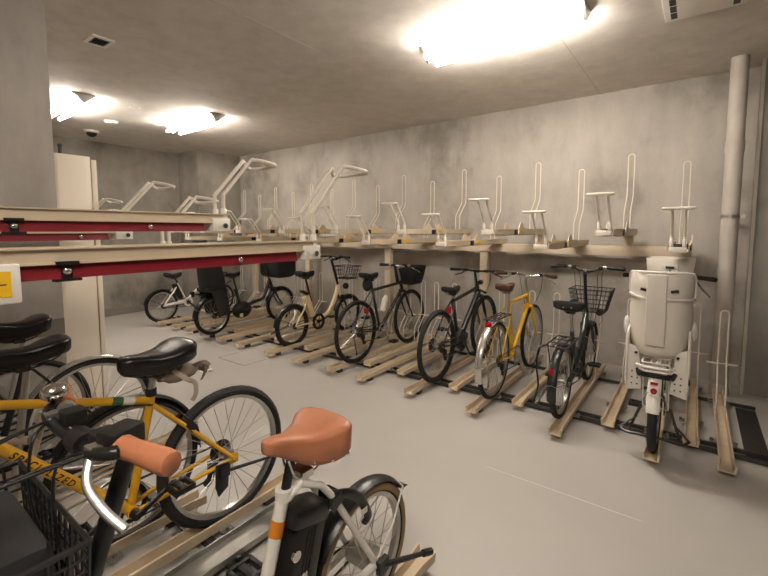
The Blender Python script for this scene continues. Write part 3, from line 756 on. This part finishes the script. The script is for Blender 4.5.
B().box((-.15, 0, 1.24), (.10, .26, .16)).build('headrest', 'matte', cs, bevel=.03)
for s in (-1, 1): B().prism([(-.10, .62), (.12, .66), (.18, .28), (.0, .26)], s*.15, s*.165, 'y').build('foot_guard', 'matte', cs, bevel=.008)
b = B(); b.box((1.15, 0, .885), (.40, .50, .36)); b.build('basket_cover', 'matte', t, bevel=.09)
b = B(); b.box((1.08, 0, .76), (.1, .12, .08)); b.build('basket_bracket', 'plastic', t)

# --- 8. white folding bicycle in the corner
t = thing('folding_bicycle', 'white small-wheeled electric folding bicycle in the far corner', 'bicycle', (-6.70, 3.16, ZB), RIGHT)
R, tw, wb = .26, .026, 1.02
wheel(t, 0, R, tw, rim='alu'); wheel(t, wb, R, tw)
hb, ht, st = head(wb, R, .15, .1, 72); bb = (.40, .28)
frame(t, [([(ht.x, ht.z-.02), (.55, .42), (.42, .31)], .024), ([bb, (.25, .60)], .018), headtube(hb, ht, .022), ([(.44, -.02, .30), (.20, -.045, .285), (0, -.06, R)], .018), ([(.44, .02, .30), (.20, .045, .285), (0, .06, R)], .018)] + stays(bb, R, (.25, .57), .012, .011), 'white')
fork(t, wb, R, hb, ht, 'white', tw); stem(t, ht, (.80, .98)); post(t, bb, (.215, .70), 'black'); saddle(t, .20, .745, .27, .19, .055, 'matte')
bars(t, (.80, .98), 'flat', .52, 'plastic', 'black', .02, .02)
crank(t, *bb, .07, ang=-.8); chain(t, *bb, R, .07, .035)
b = B(); b.lathe([(.045, -.03), (.075, -.03), (.075, -.045), (.045, -.045)], (bb[0], -.02, bb[1]), 'y', 24); b.build('chain_guard', 'white', t)
fender(t, 0, R, tw, 60, 170, 'black', None, True, 'darkst')
B().box((.255, 0, .47), (.075, .08, .26), Matrix.Rotation(-.4, 3, 'Y')).build('battery', 'plastic', t, bevel=.015)
b = B(); b.box((.50, 0, .385), (.06, .07, .09)); b.build('frame_hinge', 'plastic', t, bevel=.012)

# ---------------------------------------------------------------- near row: rails, upper trays
GL = 'floor wheel rails of the near row'
for x, y, lb in [
    (-.90, 1.50, 'tan floor rail under the white bicycle with the brown saddle'),
    (-1.83, 1.52, 'tan floor rail under the yellow bicycle in the foreground'),
    (-2.08, 1.12, 'tan floor rail under the bicycle just behind the foreground yellow one'),
    (-2.86, 1.45, 'tan floor rail under the silver-fendered bicycle'),
    (-3.20, 1.12, 'tan floor rail nearest the white panel and column')]:
    r = dup(rail0, (x, y, RZ), lb, GL, PI)
    for ch in list(r.children):
        if ch.name.startswith(('wheel_loop', 'cross_wire')) : bpy.data.objects.remove(ch)
o = B()
o.prism([(-.07, .03), (-.07, 0), (.07, 0), (.07, .03), (.062, .03), (.062, .006), (-.062, .006), (-.062, .03)], -.75, 1.46, 'y')
o = o.build('base_channel', 'galv'); o.location = (-1.655, .0, .034); tag(o, 'shiny galvanised steel channel on the floor beside the foreground rail', 'steel channel')
t = thing('floor_crossbars', 'dark square steel bars crossing the floor under the foreground bicycles', 'rack base', (0, 0, 0))
for y in (1.02, .3, -.5): B().bb(-3.2, -.6, y-.02, y+.02, 0, .034).build('cross_bar', 'darkst', t)
for x in (-1.95, -1.56):
    b = B(); b.bb(x-.06, x+.06, .97, 1.07, .034, .04); b.cyl((x, 1.02, .05), .012, .024, 'z', 6); b.build('bolt_plate', 'plastic', t)

def near_tray(x, yend, ztop, label, red0, hs=1, L=1.88):
    """top-tier tray seen from below its eye line; local +y = toward the aisle end"""
    t = thing('bicycle_tray', label, 'rack tray', (x, yend, ztop-.075), 0, 'upper trays of the near row')
    b = B()
    for s in (-1, 1):
        b.prism([(s*.046, .075), (s*.061, .075), (s*.061, .070), (s*.050, .068), (s*.050, .03), (s*.046, .03)], -L, 0, 'y')
        b.bb(s*.044, s*.060, -L, -.01, .024, .031)
    b.bb(-.05, .05, -L, 0, .026, .031); b.build('channel', 'cream', t)
    b = B(); b.bb(-.063, .063, -.10, .006, -.018, .05)
    for s in (-1, 1): b.cyl((s*.04, -.02, .075), .016, .06, 'z', 12)
    b.build('end_bracket', 'pale', t, bevel=.004)
    b = B(); b.cyl((.068, -.03, .01), .014, .012, 'x', 12); b.build('bolt', 'chrome', t)
    b = B(); b.prism([(-.046, .024), (.046, .024), (.046, .018), (.056, -.02), (-.056, -.02), (-.046, .018)], -L, -.14, 'y'); b.build('red_strip', 'redst', t)
    for y in red0:
        if y < -.6:
            b = B(); b.bb(.038, .066, y-.03, y+.03, .022, .033); b.bb(.038, .066, y-.035, y+.035, -.028, -.02); b.bb(.044, .056, y-.014, y+.014, -.022, .024); c = b.build('clip', 'plastic', t)
        B().sphere((.058, y, .002), .012, 10, (.7, 1, 1)).build('bolt', 'chrome', t)
    b = B(); w = .042
    k_ = hs
    def rod(s): return spline([(s*w, -.02, .08), (s*w, -.02, .205*k_), (s*w, -.005, .235*k_), (s*w, .19*k_, .455*k_), (s*w*1.05, .205*k_, .47*k_)], 4)
    cross = spline([(x_, .205*k_+y_, .47*k_+z_) for x_, y_, z_ in [(w*1.05, 0, 0), (.075, .035, -.004), (.12, .085, -.02), (.105, .115, -.028), (0, .12, -.03), (-.105, .115, -.028), (-.12, .085, -.02), (-.075, .035, -.004), (-w*1.05, 0, 0)]], 4)
    b.tube(rod(1)+cross[1:]+list(reversed(rod(-1)))[1:], .0105, 10); b.build('handle', 'wire', t)
    return t
tn = near_tray(-1.6, 1.52, 1.447, 'nearest cream upper tray with red underside, crossing left to centre', (-.46, -1.07))
g = B().prism([(-1.42, -.075), (-1.19, -.075), (-1.19, .035), (-1.42, .035)], .085, .10, 'x').build('guide_plate', 'pale', tn, bevel=.006)
B().bb(.10, .1015, -1.40, -1.212, -.055, .015).build('caution_sticker', 'stick', g)
B().bb(.1015, .102, -1.31, -1.222, -.022, -.019).build('sticker_mark', 'ink', g)
B().bb(.05, .088, -1.34, -1.28, -.02, .0).build('guide_arm', 'pale', tn)
near_tray(-2.15, 1.37, 1.588, 'raised cream upper tray with red underside behind the nearest tray', (-.42, -.92), hs=.84)
near_tray(-2.75, 1.36, 1.40, 'low cream upper tray hidden behind the raised one, handle showing above', (-.4,), hs=.84)
near_tray(-3.2, 1.30, 1.53, 'short-looking cream upper tray with red underside just before the column', (-.30,), hs=.82)
near_tray(-4.9, 1.58, 1.42, 'cream upper tray beyond the white panel, its handle just clear of the panel edge', (-.4,), L=1.6)
near_tray(-5.45, 1.85, 1.33, 'cream upper tray furthest away behind the white panel', (-.4,), L=1.6)
t = thing('upper_rack', 'cream support beam under the upper trays of the near row', 'rack frame', (0, 0, 0))
B().bb(-3.40, -1.32, -.33, -.23, 1.17, 1.28).build('beam', 'beam', t, bevel=.005)
B().bb(-5.6, -4.3, .35, .45, 1.13, 1.213).build('beam', 'beam', t, bevel=.005)
for x, y in ((-3.36, -.28), (-2.36, -.28), (-1.36, -.28), (-4.4, .4), (-5.55, .4)): B().bb(x-.04, x+.04, y-.04, y+.04, 0, 1.2).build('post', 'beam', t, bevel=.004)
for x, y, z in ((-2.15, -.28, 1.492), (-3.2, -.28, 1.433), (-2.75, -.28, 1.277)):
    B().bb(x-.035, x+.035, y-.04, y+.04, 1.27, z).build('post', 'beam', t)
B().bb(-1.635, -1.565, -.32, -.24, 1.28, 1.33).build('post', 'beam', t)

# ---------------------------------------------------------------- near row: bicycles
# --- yellow mountain bicycle
t = thing('mountain_bicycle', 'yellow mountain bicycle with black lettering and padded black saddle in the foreground', 'bicycle', (-1.83, 1.145, ZB), LEFT)
R, tw, wb = .338, .025, 1.12
wheel(t, 0, R, tw, hubr=.02, spoke='spoke'); wheel(t, wb, R, tw)
hb, ht, st = head(wb, R, .12, .06, 71, .045, .16); bb = (.445, .295); sc = (.345, .745)
fr = frame(t, [([(sc[0], sc[1]-.015), (ht.x, ht.z-.02)], .0165), ([(hb.x, hb.z+.03), bb], .021), ([bb, (sc[0]-.008, sc[1]+.025)], .017), headtube(hb, ht, .02)] + stays(bb, R, (sc[0], sc[1]-.03), .009, .0095), 'yellow')
for s in (-1, 1):
    b = B(); b.box((.0, s*.062, R), (.05, .008, .05)); b.cyl((0, s*.07, R), .012, .014, 'y', 10); b.build('dropout', 'yellow', t, bevel=.004)
# lettering wrapped round the down tube on the left side
def wrap_text(txt, p0, p1, rad, size, root, start=.0, m='ink', name='lettering'):
    cu = bpy.data.curves.new(name, 'FONT'); cu.body = txt; cu.size = size; cu.shear = .25; cu.space_character = 1.35; cu.offset = .0008; cu.resolution_u = 3
    o = bpy.data.objects.new(name, cu); COL.objects.link(o)
    dg = bpy.context.evaluated_depsgraph_get(); me = bpy.data.meshes.new_from_object(o.evaluated_get(dg))
    bpy.data.objects.remove(o)
    bm = bmesh.new(); bm.from_mesh(me); bmesh.ops.triangulate(bm, faces=bm.faces); bmesh.ops.subdivide_edges(bm, edges=[e for e in bm.edges if e.calc_length() > size*.35], cuts=1); bm.to_mesh(me); bm.free()
    a, c = V((p0[0], 0, p0[1])), V((p1[0], 0, p1[1])); d = (c-a).normalized(); side = V((0, 1, 0)); up = side.cross(d)
    if up.z < 0: up = -up
    h = size*.35
    for v in me.vertices:
        q = (v.co.y-h)/rad
        v.co = a+d*(start+v.co.x)+side*(rad*math.cos(q))+up*(rad*math.sin(q))
    me.materials.append(M[m]); ob = bpy.data.objects.new(name, me); COL.objects.link(ob); ob.parent = root; return ob
wrap_text('SPECIALIZED', (hb.x, hb.z+.03), bb, .0216, .034, fr, .165)
a, c = V((sc[0], 0, sc[1]-.015)), V((ht.x, 0, ht.z-.02))
for nm, u0, u1, mm in (('sticker', .07, .115, 'paper'), ('sticker', .115, .155, 'greenst')):
    d = (c-a).normalized(); B().tube([a+d*u0, a+d*u1], .0170, 12).build(nm, mm, fr)
fork(t, wb, R, hb, ht, 'black', tw, .014); stem(t, ht, (.96, .97)); post(t, bb, (.322, .865), 'alu', .0135, .75)
B().cyl((.342, 0, .765), .022, .03, 'z', 14).build('seat_clamp', 'plastic', t)
saddle(t, .315, .922, .29, .225, .07, 'leather', -.06, nose=1.9)
bars(t, (.96, .97), 'flat', .58, 'plastic', 'black', .0, .01)
crank(t, *bb, .085, ang=-.5, m='plastic'); chain(t, *bb, R, .085, .04, derail=True)
kick(t, (.06, .075, R-.035), (-.27, .11, R-.075), 'plastic', .008)
b = B(); b.prism([(.10, R+.01), (.03, R-.0), (.04, R-.12), (.09, R-.15), (.105, R-.10)], .066, .074, 'y'); b.build('stand_plate', 'plastic', t, bevel=.003)
b = B()
for s in (-1, 1): b.box((.20, s*.045, .575), (.035, .025, .05), Matrix.Rotation(.6, 3, 'Y')); b.tube([(.2, s*.045, .60), (.235, 0, .65)], .004, 6)
b.tube(spline([(.235, 0, .65), (.28, .02, .69), (.33, .02, .71), (.42, .02, .735)], 5), .003, 6); b.build('rim_brake', 'plastic', t)
# rain cover bundled under the saddle
b = B(); rng = random.Random(3); rings = []
for k in range(9):
    q = k/8; rr = .034*math.sin(PI*min(.97, max(.06, q)))**.6+.008
    rings.append(b.ring([(.31-.17*q, (rr*1.35+rng.uniform(-.006, .006))*math.cos(2*PI*j/12), .82+(rr+rng.uniform(-.006, .006))*math.sin(2*PI*j/12)) for j in range(12)]))
b.skin(rings); bag = b.build('rolled_cover', 'cloth', t, ang=70)
b = B()
for k in range(5): b.tube(spline([(.18, .02-.012*k, .83), (.13-.012*k, .05-.02*k, .85-.016*k), (.11-.006*k, .06-.028*k, .83-.024*k)], 4), .008, 6, flat=(1.3, .4))
b.build('cloth_end', 'cloth', bag)
b = B(); b.tube(spline([(.27, .05, .85), (.22, .065, .80), (.18, .06, .77), (.175, .055, .72), (.19, .05, .69)], 5), .012, 6, flat=(.9, .25)); b.build('strap', 'cloths', bag)

# --- white electric bicycle with brown saddle
t = thing('electric_bicycle', 'white electric bicycle with brown saddle and brown grips in the foreground', 'bicycle', (-.93, 1.123, ZB), LEFT)
R, tw, wb = .262, .024, 1.07
wheel(t, 0, R, tw, 'rubber', 'alu', 'spoke', sidewall='tan', hubr=.03, hubw=.07); wheel(t, wb, R, tw, 'rubber', 'alu', 'spoke', sidewall='tan')
hb, ht, st = head(wb, R, .18, .1, 71); bb = (.49, .26); sc = (.363, .70)
fr = frame(t, [([(ht.x, ht.z-.02), (ht.x-.04, ht.z-.16), (.74, .36), bb], .027), ([bb, (.36, .69)], .02), headtube(hb, ht, .021)] + [
    ([(.363, s*.016, .675), (.32, s*.026, .705), (.25, s*.040, .67), (.20, s*.046, .605), (.02, s*.064, R+.02), (0, s*.066, R)], .0115) for s in (-1, 1)] + [
    ([(bb[0], s*.025, bb[1]), (bb[0]-.1, s*.045, bb[1]), (0, s*.066, R)], .014) for s in (-1, 1)] + [([(bb[0], -.036, bb[1]), (bb[0], .036, bb[1])], .026)], 'white')
B().cyl((.36, 0, .685), .026, .03, 'z', 16).build('seat_clamp', 'white', t)
d = V((.49-.36, 0, .26-.69)).normalized(); a = V((.36, 0, .69))
B().tube([a+d*.075, a+d*.12], .0208, 16).build('sticker', 'orange', fr)
B().tube([a+d*.26, a+d*.29], .0208, 16).build('sticker', 'ink', fr)
fork(t, wb, R, hb, ht, 'white', tw); stem(t, ht, (.845, 1.045), 'black', .018); post(t, (.363, .66), (.325, .80), 'black', .0145, .0)
saddle(t, .292, .838, .272, .225, .105, 'brown', .07, 'chrome', True, [.22, .28, .38, .58, .78, .92, 1, 1.05, 1.05, .98, .85])
bars(t, (.845, 1.045), 'swept', .515, 'brown', 'black', .03, .04, 'alu', bell=-1, gl=.12, fwd=.02, leverdrop=.07, gr=.0195, cables=[((.92, .02, .62), .14), ((.95, .03, .5), .22), ((.86, .02, .7), .06)])
crank(t, *bb, .075, ang=2.15, m='darkst'); chain(t, *bb, R, .075, .035)
bt = B(); bt.box((.325, 0, .44), (.115, .10, .34), Matrix.Rotation(-.28, 3, 'Y')); bt = bt.build('battery', 'plastic', t, bevel=.016)
B().box((.295, .005, .60), (.15, .105, .06), Matrix.Rotation(-.28, 3, 'Y')).build('battery_handle', 'black', bt, bevel=.018)
B().cyl((.365, .054, .52), .016, .008, 'y', 16).build('key_lock', 'chrome', bt); B().box((.345, .0515, .40), (.045, .003, .09)).build('sticker', 'paper', bt)
for k in range(3): B().box((.30+.014*k, .0515, .50), (.003, .003, .13), Matrix.Rotation(-.28, 3, 'Y')).build('groove', 'rimblk', bt)
fender(t, 0, R, tw, 30, 145, 'black', .034, True, 'white', staya=141)
b = B(); b.prism([(-.215, .432), (-.268, .40), (-.222, .405)], -.02, .02, 'y'); b.build('mud_flap', 'plastic', t)
b = B(); b.lathe([(.075, -.012), (.09, -.012), (.09, .012), (.075, .012)], (.20, 0, .58), 'y', 26); lk = B()
lk.tube(spline([(.215, .0, .615), (.20, .045, .615), (.15, .062, .60), (.09, .066, .545), (.05, .064, .47), (.055, .052, .44)], 6), .016, 10, flat=(1, .7)); lk.box((.20, .035, .60), (.05, .06, .035), Matrix.Rotation(.4, 3, 'Y'))
lk.build('ring_lock', 'black', t); B().box((.085, .074, .51), (.03, .008, .022)).build('lock_key', 'chrome', t)
b = B(); b.tube([(.0, .045, R), (.0, -.05, R)], .045, 20); b.build('hub_gear', 'alu', t)
k_ = kick(t, (-.005, .085, R-.005), (-.235, .13, R-.085), 'plastic', .010)
B().cyl((0, .08, R), .02, .02, 'y', 14).build('axle_nut', 'chrome', t)
wire_basket(t, .90, 1.22, .14, .19, .70, .965, 'black', .026, .003)
b = B(); b.box((1.05, 0, .84), (.25, .27, .24)); b.build('basket_liner', 'matte', t, bevel=.03)
b = B(); b.box((.82, .115, 1.08), (.065, .05, .042), Matrix.Rotation(.3, 3, 'Z')); b.build('switch_unit', 'plastic', t, bevel=.008)

# --- pale grey bicycle just behind the yellow one
t = thing('city_bicycle', 'pale-framed bicycle with long slim black saddle just behind the foreground yellow one', 'bicycle', (-2.08, .80, ZB), LEFT)
R, tw, wb = .335, .02, 1.05
wheel(t, 0, R, tw); wheel(t, wb, R, tw)
hb, ht, st = head(wb, R, .16, .1, 70); bb = (.43, .28); sc = (.30, .72)
frame(t, [([(.345, .62), (ht.x, ht.z-.04)], .017), ([(hb.x, hb.z+.04), bb], .019), ([bb, sc], .017), headtube(hb, ht, .019)] + stays(bb, R, sc), 'cream')
fork(t, wb, R, hb, ht, 'cream', tw); stem(t, ht, (.83, 1.0), 'alu'); post(t, bb, (.34, .94), 'alu', .0135, .1); saddle(t, .36, .985, .31, .15, .055, 'leather')
bars(t, (.83, 1.0), 'swept', .50, 'plastic', 'alu', .03, .12, 'alu', cables=[((.92, .02, .62), .12)])
crank(t, *bb, .085, ang=.5, m='alu'); chain(t, *bb, R, .085, .035)
fender(t, 0, R, tw, 35, 185, 'black', None, True, 'alu'); fender(t, wb, R, tw, 20, 160, 'black', None, False)

# --- silver-fendered bicycle
t = thing('city_bicycle', 'black city bicycle with shiny silver rear fender in front of the white panel', 'bicycle', (-2.86, .92, ZB), LEFT)
R, tw, wb = .345, .02, 1.08
wheel(t, 0, R, tw); wheel(t, wb, R, tw)
hb, ht, st = head(wb, R, .16, .1, 70); bb = (.43, .29); sc = (.30, .74)
frame(t, [([(.36, .50), (ht.x, ht.z-.10)], .018), ([(hb.x, hb.z+.03), bb], .02), ([bb, sc], .017), headtube(hb, ht, .019)] + stays(bb, R, sc), 'black')
fork(t, wb, R, hb, ht, 'black', tw); stem(t, ht, (.83, 1.02), 'alu'); post(t, bb, (.29, .90), 'alu'); saddle(t, .32, .955, .27, .21, .075, 'leather')
bars(t, (.83, 1.02), 'swept', .56, 'plastic', 'alu', .03, .12, 'alu', cables=[((.92, .02, .62), .12)])
crank(t, *bb, .085, ang=.2, m='alu'); chain(t, *bb, R, .085, .035)
fender(t, 0, R, tw, 25, 190, 'silver', .032, True, 'chrome'); fender(t, wb, R, tw, 20, 160, 'silver', None, False)
b = B(); b.box((.185, .0, .945), (.015, .06, .015)); b.build('saddle_badge', 'chrome', t)

# --- bicycle nearest the column
t = thing('city_bicycle', 'dark bicycle with black saddle furthest left beside the concrete column', 'bicycle', (-3.20, .69, ZB), LEFT)
R, tw, wb = .335, .02, 1.04
wheel(t, 0, R, tw); wheel(t, wb, R, tw)
hb, ht, st = head(wb, R, .15, .1, 71); bb = (.42, .28); sc = (.30, .72)
frame(t, [([sc, (ht.x, ht.z-.04)], .017), ([(hb.x, hb.z+.03), bb], .019), ([bb, sc], .016), headtube(hb, ht, .019)] + stays(bb, R, sc), 'black')
fork(t, wb, R, hb, ht, 'black', tw); stem(t, ht, (.83, 1.0), 'alu'); post(t, bb, (.25, .92), 'alu'); saddle(t, .24, .965, .27, .18, .06, 'leather')
bars(t, (.83, 1.0), 'flat', .56, 'plastic', 'black', .02, .05)
crank(t, *bb, .085, ang=.9, m='alu'); chain(t, *bb, R, .085, .035)

# scrap on the floor
b = B(); rng = random.Random(5)
for k in range(3):
    b.box((.02*k, .03*k-.03, .008+.004*k), (.06, .04, .006), Matrix.Rotation(.5*k, 3, 'Z') @ Matrix.Rotation(.25, 3, 'X'))
o = b.build('paper_scrap', 'paper'); o.location = (-4.14, 2.37, 0); tag(o, 'small crumpled pale scrap lying on the aisle floor', 'litter')

# ---------------------------------------------------------------- light, camera, view
w = bpy.data.worlds.new('World'); SC.world = w; w.use_nodes = True
w.node_tree.nodes['Background'].inputs[0].default_value = (1, .85, .7, 1); w.node_tree.nodes['Background'].inputs[1].default_value = .01
cam = bpy.data.cameras.new('Camera'); co = bpy.data.objects.new('Camera', cam); COL.objects.link(co); SC.camera = co
f_, pitch = 420., math.radians(4.63); yaw = math.atan((697-384)/(f_/math.cos(pitch)))
fw = V((-math.sin(yaw)*math.cos(pitch), math.cos(yaw)*math.cos(pitch), -math.sin(pitch))); rt = V((math.cos(yaw), math.sin(yaw), 0)); up = rt.cross(fw)
mw = Matrix(((rt.x, up.x, -fw.x, 0), (rt.y, up.y, -fw.y, 0), (rt.z, up.z, -fw.z, 1.5), (0, 0, 0, 1)))
co.matrix_world = mw
cam.sensor_width = 36; cam.lens = 36*f_/768; cam.shift_y = -24/768; cam.clip_start = .03
vs = SC.view_settings; vs.view_transform = 'Standard'; vs.look = 'None'; vs.exposure = .09; vs.gamma = 1; vs.use_curve_mapping = False
SC.cycles.use_denoising = True; SC.cycles.max_bounces = 8; SC.cycles.diffuse_bounces = 5
